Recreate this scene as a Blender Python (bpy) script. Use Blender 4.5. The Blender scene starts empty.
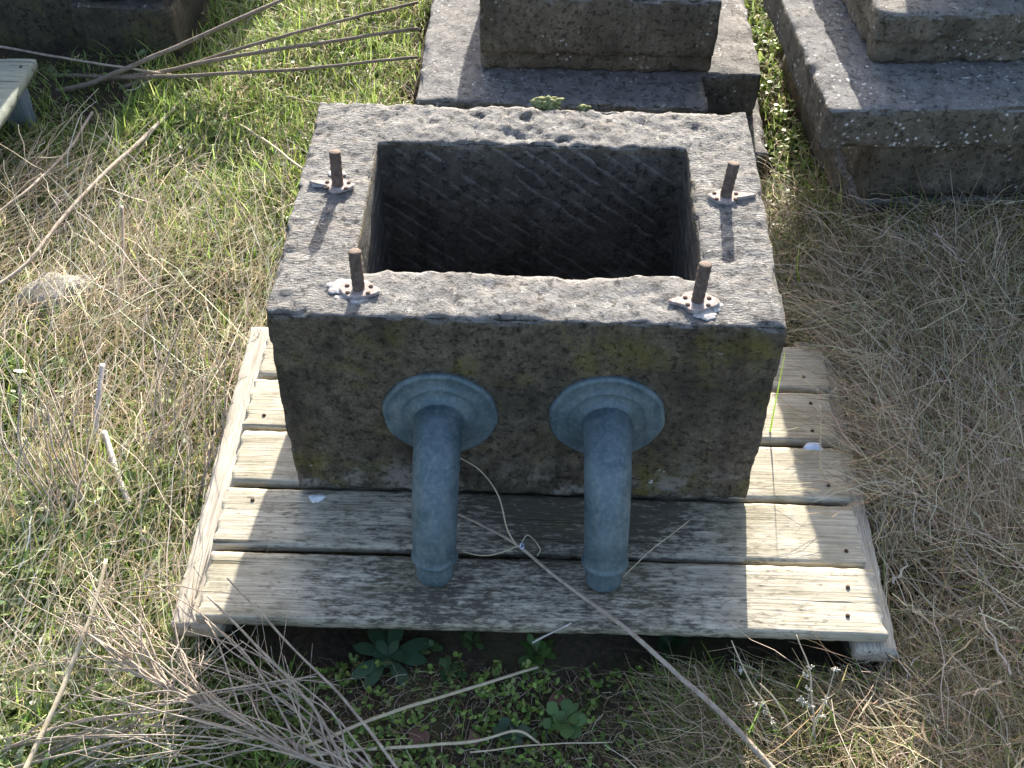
import bpy, math, random
import numpy as np
from mathutils import Vector, Matrix, noise as mnoise

scene = bpy.context.scene
col = scene.collection
R = math.radians
rng = np.random.default_rng(7)
random.seed(7)

# ------------------------------------------------------------------ camera, sky, sun, exposure
CP = np.array([0.0102, -1.4553, 1.8413])
CR = np.array([0.9994908577866611, 0.030898960047899538, 0.007954839334803525])
CU = np.array([-0.02781484678331942, 0.7216542272454081, 0.6916946657284944])
CF = np.array([-0.015632002408670957, 0.6915637574127141, -0.7221462524543792])
FPX = 1151.663
cam = bpy.data.cameras.new('camera')
co = bpy.data.objects.new('camera', cam); col.objects.link(co)
cam.sensor_width = 36; cam.lens = FPX / 1024 * 36
cam.clip_start = .05; cam.clip_end = 300
m = Matrix((CR, CU, -CF)).transposed().to_4x4(); m.translation = Vector(CP)
co.matrix_world = m
scene.camera = co

SUN_EL, SUN_AZ = 21.0, 5.5
w = bpy.data.worlds.new('World'); scene.world = w; w.use_nodes = True
nt = w.node_tree
sky = nt.nodes.new('ShaderNodeTexSky'); sky.sky_type = 'NISHITA'; sky.sun_disc = False
sky.sun_elevation = R(SUN_EL); sky.sun_rotation = R(SUN_AZ); sky.dust_density = 3.0; sky.air_density = .8
bg = nt.nodes['Background']; bg.inputs['Strength'].default_value = .135
hs = nt.nodes.new('ShaderNodeHueSaturation'); hs.inputs['Saturation'].default_value = .93   # thin winter haze whitens the sky
nt.links.new(sky.outputs[0], hs.inputs['Color']); nt.links.new(hs.outputs[0], bg.inputs['Color'])
sl = bpy.data.lights.new('sun', 'SUN'); sl.energy = 5.0; sl.angle = R(.55); sl.color = (1, .94, .84)
so = bpy.data.objects.new('sun', sl); col.objects.link(so)
sd = Vector((math.sin(R(SUN_AZ)) * math.cos(R(SUN_EL)), math.cos(R(SUN_AZ)) * math.cos(R(SUN_EL)), math.sin(R(SUN_EL))))
so.rotation_euler = sd.to_track_quat('Z', 'Y').to_euler()
scene.view_settings.view_transform = 'Standard'
scene.view_settings.look = 'None'
scene.view_settings.gamma = 1
scene.view_settings.use_curve_mapping = False
scene.view_settings.exposure = 1.75


def at(px, py, z):
    """point of the photo's line of sight at height z"""
    d = CF + CR * (px - 512) / FPX - CU * (py - 384) / FPX
    return CP + d * ((z - CP[2]) / d[2])


# ------------------------------------------------------------------ helpers: objects
def put(o, parent=None):
    col.objects.link(o)
    if parent: o.parent = parent
    return o


def tag(o, label=None, cat=None, group=None, kind=None):
    if label: o['label'] = label
    if cat: o['category'] = cat
    if group: o['group'] = group
    if kind: o['kind'] = kind
    return o


def empty(name, loc=(0, 0, 0), rz=0):
    o = bpy.data.objects.new(name, None); col.objects.link(o)
    o.empty_display_size = .05
    o.location = loc; o.rotation_euler = (0, 0, rz)
    return o


def mesh(name, V, quads, mats, parent=None, smooth=True, tris=None, mi=None, vcol=None):
    V = np.asarray(V, dtype=np.float32)
    me = bpy.data.meshes.new(name)
    quads = np.asarray(quads, dtype=np.int32).reshape(-1, 4)
    nq = len(quads); ntri = 0
    loops = quads.ravel()
    starts = np.arange(nq) * 4; tot = np.full(nq, 4)
    if tris is not None and len(tris):
        tris = np.asarray(tris, dtype=np.int32).reshape(-1, 3); ntri = len(tris)
        starts = np.concatenate([starts, nq * 4 + np.arange(ntri) * 3]); tot = np.concatenate([tot, np.full(ntri, 3)])
        loops = np.concatenate([loops, tris.ravel()])
    me.vertices.add(len(V)); me.vertices.foreach_set('co', V.ravel())
    me.loops.add(len(loops)); me.loops.foreach_set('vertex_index', loops.astype(np.int32))
    me.polygons.add(nq + ntri)
    me.polygons.foreach_set('loop_start', starts.astype(np.int32))
    me.polygons.foreach_set('loop_total', tot.astype(np.int32))
    me.polygons.foreach_set('use_smooth', np.full(nq + ntri, smooth))
    if not isinstance(mats, (list, tuple)): mats = [mats]
    for x in mats: me.materials.append(x)
    if mi is not None: me.polygons.foreach_set('material_index', np.asarray(mi, dtype=np.int32))
    me.update(calc_edges=True)
    if vcol is not None:
        a = me.color_attributes.new('Col', 'FLOAT_COLOR', 'POINT')
        a.data.foreach_set('color', np.concatenate([vcol, np.ones((len(vcol), 1))], 1).astype(np.float32).ravel())
    o = bpy.data.objects.new(name, me)
    return put(o, parent)


def fbm(P, f, octv=3, seed=0.0):
    off = np.array([seed * 3.1, seed * 7.7, seed * 1.3])
    out = np.zeros(len(P)); a = 1.0
    for k in range(octv):
        Q = (P + off) * f * (2.03 ** k)
        out += a * np.array([mnoise.noise(q) for q in Q.tolist()]); a *= .5
    return out


def lines(bp, step):
    out = [bp[0]]
    for a, b in zip(bp[:-1], bp[1:]):
        n = max(1, int(round((b - a) / step)))
        out += [a + (b - a) * k / n for k in range(1, n + 1)]
    return np.array(out)


def solid(name, bx, by, bz, step, inside, mats, parent=None, it=2, amp=.002, f=14, chip=.006, chipf=22, seed=1.0,
          micro=.0008, mfun=None, warp=None, extra=None):
    """a worn block: the boundary of the filled cells of a grid, smoothed and roughened"""
    X, Y, Z = lines(bx, step), lines(by, step), lines(bz, step)
    cx, cy, cz = [(a[1:] + a[:-1]) / 2 for a in (X, Y, Z)]
    M = inside(*np.meshgrid(cx, cy, cz, indexing='ij'))
    P = np.pad(M, 1)
    ny, nz = len(Y), len(Z)
    vid = lambda i, j, k: (i * ny + j) * nz + k
    Q = []
    for ax in range(3):
        a = np.take(P, range(0, P.shape[ax] - 1), ax); b = np.take(P, range(1, P.shape[ax]), ax)
        for s, msk in ((1, a & ~b), (-1, b & ~a)):
            i, j, k = np.nonzero(msk)
            if ax == 0: i, j, k = i, j - 1, k - 1; c = [(i, j, k), (i, j + 1, k), (i, j + 1, k + 1), (i, j, k + 1)]
            if ax == 1: i, j, k = i - 1, j, k - 1; c = [(i, j, k), (i, j, k + 1), (i + 1, j, k + 1), (i + 1, j, k)]
            if ax == 2: i, j, k = i - 1, j - 1, k; c = [(i, j, k), (i + 1, j, k), (i + 1, j + 1, k), (i, j + 1, k)]
            q = np.stack([vid(*t) for t in c], 1)
            Q.append(q if s == 1 else q[:, ::-1])
    Q = np.concatenate(Q)
    u, inv = np.unique(Q, return_inverse=True); Q = inv.reshape(-1, 4)
    V = np.stack([X[u // (ny * nz)], Y[(u // nz) % ny], Z[u % nz]], 1)
    E = np.concatenate([Q[:, [0, 1]], Q[:, [1, 2]], Q[:, [2, 3]], Q[:, [3, 0]]])
    E = np.concatenate([E, E[:, ::-1]])
    deg = np.bincount(E[:, 0], minlength=len(V))[:, None]

    def lap(A):
        S = np.stack([np.bincount(E[:, 0], weights=A[E[:, 1], c], minlength=len(V)) for c in range(A.shape[1])], 1)
        return S / deg
    fc0 = V[Q].mean(1)
    V0 = V.copy()
    for _ in range(it): V = .4 * V + .6 * lap(V)
    e = np.linalg.norm(V - V0, axis=1); e = np.clip(e / (np.percentile(e, 99) + 1e-9), 0, 1)[:, None]
    for _ in range(2): e = np.maximum(e, lap(e))
    e = e[:, 0]
    n = np.cross(V[Q[:, 2]] - V[Q[:, 0]], V[Q[:, 3]] - V[Q[:, 1]])
    N = np.stack([np.bincount(Q.ravel(), weights=np.repeat(n[:, c], 4), minlength=len(V)) for c in range(3)], 1)
    N /= np.linalg.norm(N, axis=1)[:, None] + 1e-12
    d = amp * fbm(V, f, 3, seed) + micro * fbm(V, 90, 2, seed + 3)
    if chip: d -= e * chip * np.clip(fbm(V, chipf, 2, seed + 5) + .1, 0, 1) * 1.6
    if extra: d += extra(V, N, e)
    V = V + N * d[:, None]
    if warp: V = warp(V)
    mi = mfun(fc0) if mfun else None
    return mesh(name, V, Q, mats, parent, True, mi=mi)


def catmull(P, n=6):
    P = np.asarray(P, float)
    if len(P) < 3: return np.array([P[0] + (P[-1] - P[0]) * t for t in np.linspace(0, 1, n + 1)])
    Q = np.vstack([2 * P[0] - P[1], P, 2 * P[-1] - P[-2]]); out = []
    for i in range(1, len(Q) - 2):
        for t in np.arange(n) / n:
            a, b, c, d = Q[i - 1:i + 3]
            out.append(.5 * (2 * b + (c - a) * t + (2 * a - 5 * b + 4 * c - d) * t * t + (3 * b - a - 3 * c + d) * t ** 3))
    return np.vstack([out, P[-1]])


def tube_geo(P, rad, seg=7):
    P = np.asarray(P, float); n = len(P)
    rad = np.broadcast_to(rad, n)
    T = np.gradient(P, axis=0); T /= np.linalg.norm(T, axis=1)[:, None] + 1e-12
    up = np.array([0, 0, 1.]) if abs(T[:, 2]).mean() < .8 else np.array([1., 0, 0])
    S = np.cross(T, up); S /= np.linalg.norm(S, axis=1)[:, None] + 1e-12
    U = np.cross(S, T)
    a = np.arange(seg) * 2 * math.pi / seg
    V = P[:, None] + rad[:, None, None] * (np.cos(a)[None, :, None] * S[:, None] + np.sin(a)[None, :, None] * U[:, None])
    V = V.reshape(-1, 3); i = np.arange(n - 1)[:, None] * seg; k = np.arange(seg)[None]; k2 = (k + 1) % seg
    Q = np.stack([i + k, i + k2, i + seg + k2, i + seg + k], -1).reshape(-1, 4)
    V = np.vstack([V, P[0], P[-1]]); b = n * seg
    kk = np.arange(seg)
    t = np.concatenate([np.stack([np.full(seg, b), (kk + 1) % seg, kk], 1),
                        np.stack([np.full(seg, b + 1), b - seg + kk, b - seg + (kk + 1) % seg], 1)])
    return V, Q, t


def join_geo(gs):
    Vs, Qs, Ts = [], [], []; o = 0
    for V, Q, T in gs:
        Vs.append(V); Qs.append(np.asarray(Q).reshape(-1, 4) + o); Ts.append(np.asarray(T).reshape(-1, 3) + o); o += len(V)
    return np.vstack(Vs), np.vstack(Qs), np.vstack(Ts)


def tube(name, P, rad, mat, parent=None, seg=7):
    V, Q, t = tube_geo(P, rad, seg)
    return mesh(name, V, Q, mat, parent, True, tris=t)


def lathe_geo(prof, origin, axis='-y', seg=48):
    a = np.arange(seg) * 2 * math.pi / seg; V = []
    for r, h in prof:
        if axis == '-y': V.append(np.stack([r * np.cos(a), np.full(seg, -h), r * np.sin(a)], 1))
        else: V.append(np.stack([r * np.cos(a), r * np.sin(a), np.full(seg, h)], 1))
    V = np.vstack(V) + np.asarray(origin); n = len(prof)
    i = np.arange(n - 1)[:, None] * seg; k = np.arange(seg)[None]; k2 = (k + 1) % seg
    Q = np.stack([i + k, i + k2, i + seg + k2, i + seg + k], -1).reshape(-1, 4)
    return V, Q, np.zeros((0, 3), int)


def strips(C, W, S, colr):
    """ribbons: centre lines C (n,k,3), half widths W (n,k), side vectors S (n,3)"""
    n, k = C.shape[:2]
    if S.ndim == 2: S = S[:, None]
    V = np.stack([C - S * W[..., None], C + S * W[..., None]], 2).reshape(-1, 3)
    b = (np.arange(n) * 2 * k)[:, None] + (np.arange(k - 1) * 2)[None]
    Q = np.stack([b, b + 1, b + 3, b + 2], -1).reshape(-1, 4)
    return V, Q, np.repeat(colr, 2 * k, 0)


def ribbons(name, parts, mat, parent=None):
    o = 0; Vs, Qs, Cs = [], [], []
    for V, Q, c in parts:
        Vs.append(V); Qs.append(Q + o); Cs.append(c); o += len(V)
    return mesh(name, np.vstack(Vs), np.vstack(Qs), mat, parent, True, vcol=np.vstack(Cs))


# ------------------------------------------------------------------ helpers: materials
class Mat:
    def __init__(s, name):
        s.m = bpy.data.materials.new(name); s.m.use_nodes = True
        s.t = s.m.node_tree; s.b = s.t.nodes['Principled BSDF']
        s.b.inputs['Specular IOR Level'].default_value = .3
        tc = s.t.nodes.new('ShaderNodeTexCoord'); s.co = tc.outputs['Object']

    def n(s, typ, **kw):
        x = s.t.nodes.new(typ)
        for k, v in kw.items(): setattr(x, k, v)
        return x

    def set(s, sock, v):
        if isinstance(v, bpy.types.NodeSocket): s.t.links.new(v, sock)
        else: sock.default_value = (*v, 1) if isinstance(v, tuple) and len(v) == 3 and sock.type == 'RGBA' else v

    def noise(s, scale, detail=4, rough=.55, vec=None, dist=0):
        x = s.n('ShaderNodeTexNoise'); s.set(x.inputs['Vector'], vec or s.co)
        x.inputs['Scale'].default_value = scale; x.inputs['Detail'].default_value = detail
        x.inputs['Roughness'].default_value = rough; x.inputs['Distortion'].default_value = dist
        return x.outputs['Fac']

    def vor(s, scale, vec=None, feat='F1'):
        x = s.n('ShaderNodeTexVoronoi', feature=feat); s.set(x.inputs['Vector'], vec or s.co)
        x.inputs['Scale'].default_value = scale
        return x.outputs['Distance']

    def mapr(s, v, a, b, c=0., d=1.):
        x = s.n('ShaderNodeMapRange'); s.set(x.inputs[0], v)
        for i, q in zip((1, 2, 3, 4), (a, b, c, d)): x.inputs[i].default_value = q
        return x.outputs[0]

    def math(s, op, a, b=0.):
        x = s.n('ShaderNodeMath', operation=op); s.set(x.inputs[0], a); s.set(x.inputs[1], b)
        return x.outputs[0]

    def mix(s, f, a, b, typ='MIX'):
        x = s.n('ShaderNodeMix', data_type='RGBA', blend_type=typ)
        s.set(x.inputs['Factor'], f); s.set(x.inputs['A'], a); s.set(x.inputs['B'], b)
        return x.outputs['Result']

    def mapping(s, scale, rot=(0, 0, 0), vec=None):
        x = s.n('ShaderNodeMapping'); s.set(x.inputs[0], vec or s.co)
        x.inputs['Scale'].default_value = scale; x.inputs['Rotation'].default_value = rot
        return x.outputs[0]

    def sep(s, v, ax):
        x = s.n('ShaderNodeSeparateXYZ'); s.set(x.inputs[0], v); return x.outputs[ax]

    def bump(s, h, strength=.5, dist=.004, prev=None):
        x = s.n('ShaderNodeBump'); s.set(x.inputs['Height'], h)
        x.inputs['Strength'].default_value = strength; x.inputs['Distance'].default_value = dist
        if prev: s.set(x.inputs['Normal'], prev)
        return x.outputs[0]

    def out(s, colr, rough=.9, normal=None, metal=0.):
        s.set(s.b.inputs['Base Color'], colr); s.set(s.b.inputs['Roughness'], rough)
        s.b.inputs['Metallic'].default_value = metal
        if normal: s.set(s.b.inputs['Normal'], normal)
        return s.m


def stone(name, topA, topB, sideA, sideB, moss=(.12, .115, .03), moss_lo=.58, pale_z=None, white=.5, hatch=0., tool=0.,
          warm=(.28, .22, .16), pit=.6):
    s = Mat(name)
    big, mid, fine = s.noise(5, 5), s.noise(26, 6, .65), s.noise(140, 4, .7)
    geo = s.n('ShaderNodeNewGeometry')
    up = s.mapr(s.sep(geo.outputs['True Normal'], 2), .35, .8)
    pits = s.mapr(s.noise(62, 6, .75), .56, .66)
    top = s.mix(s.mapr(mid, .35, .68), topA, topB)
    top = s.mix(s.mapr(s.noise(7, 3), .55, .75, 0, .3), top, warm)
    top = s.mix(s.mapr(fine, .3, .72, 0, 1), s.mix(.45, top, (.05, .047, .045)), top)
    top = s.mix(s.math('MULTIPLY', pits, pit), top, (.055, .05, .045))
    # pale lichen crusts
    li = s.math('MULTIPLY', s.mapr(s.noise(33, 6, .75), .60, .66), .7)
    top = s.mix(li, top, (.42, .41, .37))
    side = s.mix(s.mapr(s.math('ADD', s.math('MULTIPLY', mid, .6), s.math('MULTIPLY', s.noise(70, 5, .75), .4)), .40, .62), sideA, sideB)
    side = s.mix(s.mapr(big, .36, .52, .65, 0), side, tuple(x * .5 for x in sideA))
    side = s.mix(s.mapr(s.noise(6.5, 6, .68, dist=.4), moss_lo, moss_lo + .16, 0, .75), side, moss)
    side = s.mix(s.mapr(s.noise(9, 5, .7), .6, .74, 0, .6), side, (.17, .155, .13))
    side = s.mix(s.mapr(fine, .35, .7, 0, 1), s.mix(.28, side, (.02, .02, .018)), side)
    side = s.mix(s.mapr(s.noise(1, 5, .65, vec=s.mapping((22, 22, 2.5))), .52, .68, 0, .55), side, tuple(x * .45 for x in sideA))
    if pale_z:
        z = s.sep(s.co, 2)
        pm = s.math('MULTIPLY', s.mapr(z, pale_z[0], pale_z[1], 1., 0.), s.mapr(s.noise(11, 5, .65), .5, .6))
        side = s.mix(s.math('MULTIPLY', pm, .8), side, (.27, .25, .22))
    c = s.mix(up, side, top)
    # small white lichen dots, gathered in drifts
    dv = s.math('ADD', s.vor(62), s.math('MULTIPLY', s.noise(150, 3, .7), .55))
    dots = s.math('LESS_THAN', dv, .52)
    dots = s.math('MULTIPLY', dots, s.mapr(s.noise(6.5, 3), .66 - white * .2, .74 - white * .2))
    dots = s.math('MULTIPLY', dots, s.mapr(s.noise(60, 2), .45, .55))
    c = s.mix(s.math('MULTIPLY', dots, .85), c, (.6, .6, .58))
    h = s.math('ADD', s.math('MULTIPLY', mid, .6), s.math('MULTIPLY', fine, .35))
    h = s.math('SUBTRACT', h, s.math('MULTIPLY', pits, .5))
    if hatch:
        hv = s.noise(9, 3, .6, vec=s.mapping((9, 26, 9)))
        hv2 = s.noise(16, 3, .6, vec=s.mapping((4, 13, 4)))
        x = s.math('ABSOLUTE', s.sep(s.co, 0))
        h = s.math('ADD', h, s.math('MULTIPLY', s.math('MULTIPLY', s.math('ADD', hv, hv2), hatch), s.mapr(x, .29, .33)))
    h = s.math('ADD', h, s.math('MULTIPLY', s.noise(260, 3, .7), .25))
    nb = s.bump(h, 1., .009)
    if tool:
        wv = s.n('ShaderNodeTexWave', wave_type='BANDS', bands_direction='X', wave_profile='SAW')
        s.set(wv.inputs['Vector'], s.mapping((1, 1, 1), (0, R(52), 0)))
        wv.inputs['Scale'].default_value = 9.5; wv.inputs['Distortion'].default_value = 1.6
        wv.inputs['Detail'].default_value = 3; wv.inputs['Detail Scale'].default_value = 2.5
        nb = s.bump(wv.outputs['Fac'], tool, .012, nb)
        ridge = s.math('MULTIPLY', s.mapr(wv.outputs['Fac'], .70, .95), s.mapr(s.noise(16, 5, .7), .42, .60))
        c = s.mix(s.math('MULTIPLY', ridge, .55), c, (.27, .265, .255))
    return s.out(c, .95, nb)


M = {}
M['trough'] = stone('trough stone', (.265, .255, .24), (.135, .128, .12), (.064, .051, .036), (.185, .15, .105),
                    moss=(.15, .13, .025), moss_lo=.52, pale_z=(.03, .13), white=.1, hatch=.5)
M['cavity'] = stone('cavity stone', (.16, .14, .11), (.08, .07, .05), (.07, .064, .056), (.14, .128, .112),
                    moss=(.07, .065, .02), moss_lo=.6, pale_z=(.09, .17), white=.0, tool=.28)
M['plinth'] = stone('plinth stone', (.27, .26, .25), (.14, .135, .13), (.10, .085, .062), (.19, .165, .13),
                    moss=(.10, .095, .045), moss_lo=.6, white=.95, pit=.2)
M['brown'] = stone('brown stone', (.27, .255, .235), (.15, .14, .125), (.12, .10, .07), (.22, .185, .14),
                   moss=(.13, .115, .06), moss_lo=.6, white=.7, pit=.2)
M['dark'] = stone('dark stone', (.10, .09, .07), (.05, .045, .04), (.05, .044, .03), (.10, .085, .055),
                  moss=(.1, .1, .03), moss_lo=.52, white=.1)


def wood(name, pale, grey, dark, algae=1., span=.42, axis=0):
    s = Mat(name)
    oi = s.n('ShaderNodeObjectInfo')
    va = s.n('ShaderNodeVectorMath', operation='SCALE'); s.set(va.inputs[0], (7., 3., 5.)); s.set(va.inputs['Scale'], oi.outputs['Random'])
    vb = s.n('ShaderNodeVectorMath', operation='ADD'); s.set(vb.inputs[0], s.co); s.set(vb.inputs[1], va.outputs[0])
    v = vb.outputs[0]
    k = (lambda a, b: (a, b, b)) if axis == 0 else (lambda a, b: (b, a, b))
    grain = s.noise(1, 6, .65, vec=s.mapping(k(9, 260), vec=v))
    streak = s.noise(1, 5, .6, vec=s.mapping(k(4, 62), vec=v))
    c = s.mix(s.mapr(streak, .35, .7), pale, grey)
    c = s.mix(s.mapr(grain, .38, .62, .5, 0), c, dark)
    crack = s.mapr(s.noise(1, 3, .5, vec=s.mapping(k(1.6, 60), vec=v)), .30, .34, 1, 0)
    c = s.mix(s.math('MULTIPLY', crack, .8), c, (.03, .027, .02))
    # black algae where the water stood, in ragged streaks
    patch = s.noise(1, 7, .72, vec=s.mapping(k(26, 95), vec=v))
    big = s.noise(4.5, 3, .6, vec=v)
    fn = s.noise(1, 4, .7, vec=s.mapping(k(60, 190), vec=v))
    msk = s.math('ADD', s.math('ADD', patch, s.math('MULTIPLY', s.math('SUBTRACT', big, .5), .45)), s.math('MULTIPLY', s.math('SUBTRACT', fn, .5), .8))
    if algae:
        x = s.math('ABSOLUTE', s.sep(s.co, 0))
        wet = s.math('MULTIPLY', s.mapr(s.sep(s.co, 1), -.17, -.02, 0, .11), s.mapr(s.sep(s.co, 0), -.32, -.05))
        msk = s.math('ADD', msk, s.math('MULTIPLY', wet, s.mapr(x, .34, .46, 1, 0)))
        off = s.mapr(x, span - .22, span + .14, .0, -.22)  # thinned toward the ends, so their sunlit paleness sits in the colour
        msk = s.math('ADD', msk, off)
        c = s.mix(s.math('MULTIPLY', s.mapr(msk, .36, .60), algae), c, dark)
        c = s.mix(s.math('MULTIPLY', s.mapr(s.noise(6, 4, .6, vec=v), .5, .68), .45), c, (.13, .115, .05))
    h = s.math('ADD', s.math('MULTIPLY', grain, .7), s.math('MULTIPLY', crack, -.9))
    return s.out(c, .9, s.bump(h, .7, .003))


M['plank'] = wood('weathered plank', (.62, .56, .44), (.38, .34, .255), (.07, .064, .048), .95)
M['stringer'] = wood('weathered stringer', (.56, .51, .42), (.38, .34, .28), (.09, .075, .055), 0, axis=1)
M['foot'] = wood('shade-darkened bearer', (.13, .115, .09), (.08, .07, .055), (.03, .027, .022), 0, axis=1)  # shade beneath the stringers is put into this wood colour
M['board'] = wood('lichen board', (.30, .32, .26), (.21, .23, .19), (.07, .08, .06), 0, axis=1)

s = Mat('aged zinc')
a, b = s.noise(18, 6, .65), s.noise(110, 4, .7)
c = s.mix(s.mapr(a, .35, .68), (.065, .105, .125), (.145, .195, .22))
c = s.mix(s.mapr(b, .48, .7, 0, .4), c, (.26, .31, .315))
c = s.mix(s.mapr(s.noise(24, 6, .75), .54, .72, 0, .45), c, (.06, .08, .088))
c = s.mix(s.mapr(s.noise(1, 4, .6, vec=s.mapping((70, 70, 6))), .52, .72, 0, .3), c, (.27, .31, .31))
M['zinc'] = s.out(c, s.mapr(a, .3, .7, .5, .72), s.bump(b, .25, .0012), .45)

s = Mat('dark bedding'); a = s.noise(90, 4, .7)
M['bed'] = s.out(s.mix(s.mapr(a, .4, .65), (.03, .027, .02), (.09, .08, .06)), .95, s.bump(a, .8, .003))
s = Mat('rusted iron')
a = s.noise(90, 5, .7)
M['rust'] = s.out(s.mix(s.mapr(a, .35, .68), (.075, .052, .04), (.17, .125, .10)), .85, s.bump(a, .6, .002), .1)
s = Mat('dark rust'); M['rivet'] = s.out((.05, .028, .018), .9)
s = Mat('galled plate')
a = s.noise(120, 5, .7)
M['plate'] = s.out(s.mix(s.mapr(a, .38, .66), (.24, .185, .165), (.40, .36, .34)), .8, s.bump(a, .5, .0015), .1)
s = Mat('lime mortar')
a = s.noise(130, 5, .7)
M['mortar'] = s.out(s.mix(s.mapr(a, .36, .62), (.22, .21, .20), (.52, .50, .48)), .9, s.bump(a, .8, .003))
s = Mat('moss cushion')
a = s.noise(160, 4, .7)
M['moss'] = s.out(s.mix(s.mapr(a, .36, .64), (.07, .085, .02), (.26, .27, .13)), 1., s.bump(a, 1., .004))


def bark(name, A, B, sc=60):
    s = Mat(name); a = s.noise(sc, 5, .65); b = s.noise(14, 3, .6)
    c = s.mix(s.mapr(a, .35, .66), A, B); c = s.mix(s.mapr(b, .55, .7, 0, .5), c, tuple(x * .55 for x in A))
    return s.out(c, .85, s.bump(a, .5, .002))


M['twig'] = bark('grey twig', (.26, .205, .155), (.45, .38, .30))
M['twig_dark'] = bark('brown twig', (.15, .115, .085), (.25, .20, .155))
M['straw'] = bark('straw stalk', (.42, .34, .22), (.56, .48, .34))
M['twig_pale'] = bark('pale twig', (.40, .36, .33), (.55, .51, .47))
s = Mat('plastic scrap'); M['scrap'] = s.out((.55, .62, .78), .5)
s = Mat('white chip'); M['chip'] = s.out(s.mix(s.mapr(s.noise(80), .4, .6), (.5, .52, .55), (.75, .77, .8)), .7)
s = Mat('pale stone'); a = s.noise(30, 6, .7)
M['pale_stone'] = s.out(s.mix(s.mapr(a, .35, .65), (.2, .19, .17), (.36, .345, .31)), .95, s.bump(a, .8, .008))
s = Mat('blue grey timber'); a = s.noise(1, 5, .6, vec=s.mapping((60, 60, 6)))
M['post'] = s.out(s.mix(s.mapr(a, .4, .65), (.12, .15, .17), (.2, .24, .26)), .9, s.bump(a, .5, .003))
s = Mat('white petal'); M['petal'] = s.out((.40, .38, .33), .8)


def foliage(name, trans=.4, gloss=.45, spec=.3):
    s = Mat(name); at_ = s.n('ShaderNodeAttribute', attribute_name='Col')
    c = at_.outputs['Color']
    s.set(s.b.inputs['Base Color'], c); s.b.inputs['Roughness'].default_value = gloss
    s.b.inputs['Specular IOR Level'].default_value = spec
    tr = s.n('ShaderNodeBsdfTranslucent'); s.set(tr.inputs[0], c)
    mx = s.n('ShaderNodeMixShader'); mx.inputs[0].default_value = trans
    s.t.links.new(s.b.outputs[0], mx.inputs[1]); s.t.links.new(tr.outputs[0], mx.inputs[2])
    s.t.links.new(mx.outputs[0], s.t.nodes['Material Output'].inputs[0])
    return s.m


M['grass'] = foliage('grass blade', .45, .45)
M['hay'] = foliage('dry grass', .3, .6, .2)
M['leaf'] = foliage('leaf', .35, .4, .35)
s = Mat('soil')
a, b = s.noise(9, 6, .7), s.noise(70, 5, .75)
c = s.mix(s.mapr(b, .35, .65), (.028, .02, .014), (.085, .062, .042))
c = s.mix(s.mapr(a, .45, .6, 0, .75), c, s.mix(b, (.03, .04, .012), (.075, .085, .025)))
c = s.mix(s.mapr(s.noise(1.3, 5, .6), .5, .65, 0, .4), c, (.16, .13, .075))
M['soil'] = s.out(c, 1., s.bump(b, 1., .012))

# ------------------------------------------------------------------ the ground
GZ = -.13


def gh(x, y):
    """height of the ground"""
    x = np.asarray(x, float); y = np.asarray(y, float)
    h = GZ + .012 * np.sin(x * 5.1 + 1.3) * np.cos(y * 4.3) + .010 * np.sin(x * 11.7 - y * 8.1)
    h = h + .15 * np.clip((x - .66) / .3, 0, 1) * np.clip((y - .38) / .42, 0, 1) * (x < 4) * (y < 4)
    return h + .02 * np.clip((-x - .7) * 2, 0, 1) + .03 * np.clip((y - .6) * 1.2, 0, 1) * (np.abs(x) < 3)


g = np.concatenate([-np.geomspace(60, 2.7, 14), np.linspace(-2.5, 3, 180), np.geomspace(3.2, 60, 14)])
gx, gy = np.meshgrid(g, g, indexing='ij'); gz = gh(gx, gy)
V = np.stack([gx, gy, gz], -1).reshape(-1, 3)
near = (np.abs(V[:, 0]) < 2.6) & (np.abs(V[:, 1]) < 3.1)
V[near, 2] += .010 * fbm(V[near], 9, 3, 2)
n = len(g); i, j = np.meshgrid(np.arange(n - 1), np.arange(n - 1), indexing='ij')
b = (i * n + j).ravel()
tag(mesh('ground', V, np.stack([b, b + n, b + n + 1, b + 1], 1), M['soil']), kind='structure')

# ------------------------------------------------------------------ stone trough
W, D, H = .9, .668, .4816
ix0, ix1, iy0, iy1, fz = -.313, .315, .129, .523, .12
tr = tag(empty('stone_trough'), 'weathered stone trough with two grey pipes on its front, standing on the wooden pallet', 'trough')


def trough_in(x, y, z): return ~((x > ix0) & (x < ix1) & (y > iy0) & (y < iy1) & (z > fz))


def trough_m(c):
    return ((c[:, 0] > ix0 - .002) & (c[:, 0] < ix1 + .002) & (c[:, 1] > iy0 - .002) & (c[:, 1] < iy1 + .002) & (c[:, 2] < H - .014) & (c[:, 2] > .05)).astype(int)


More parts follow.
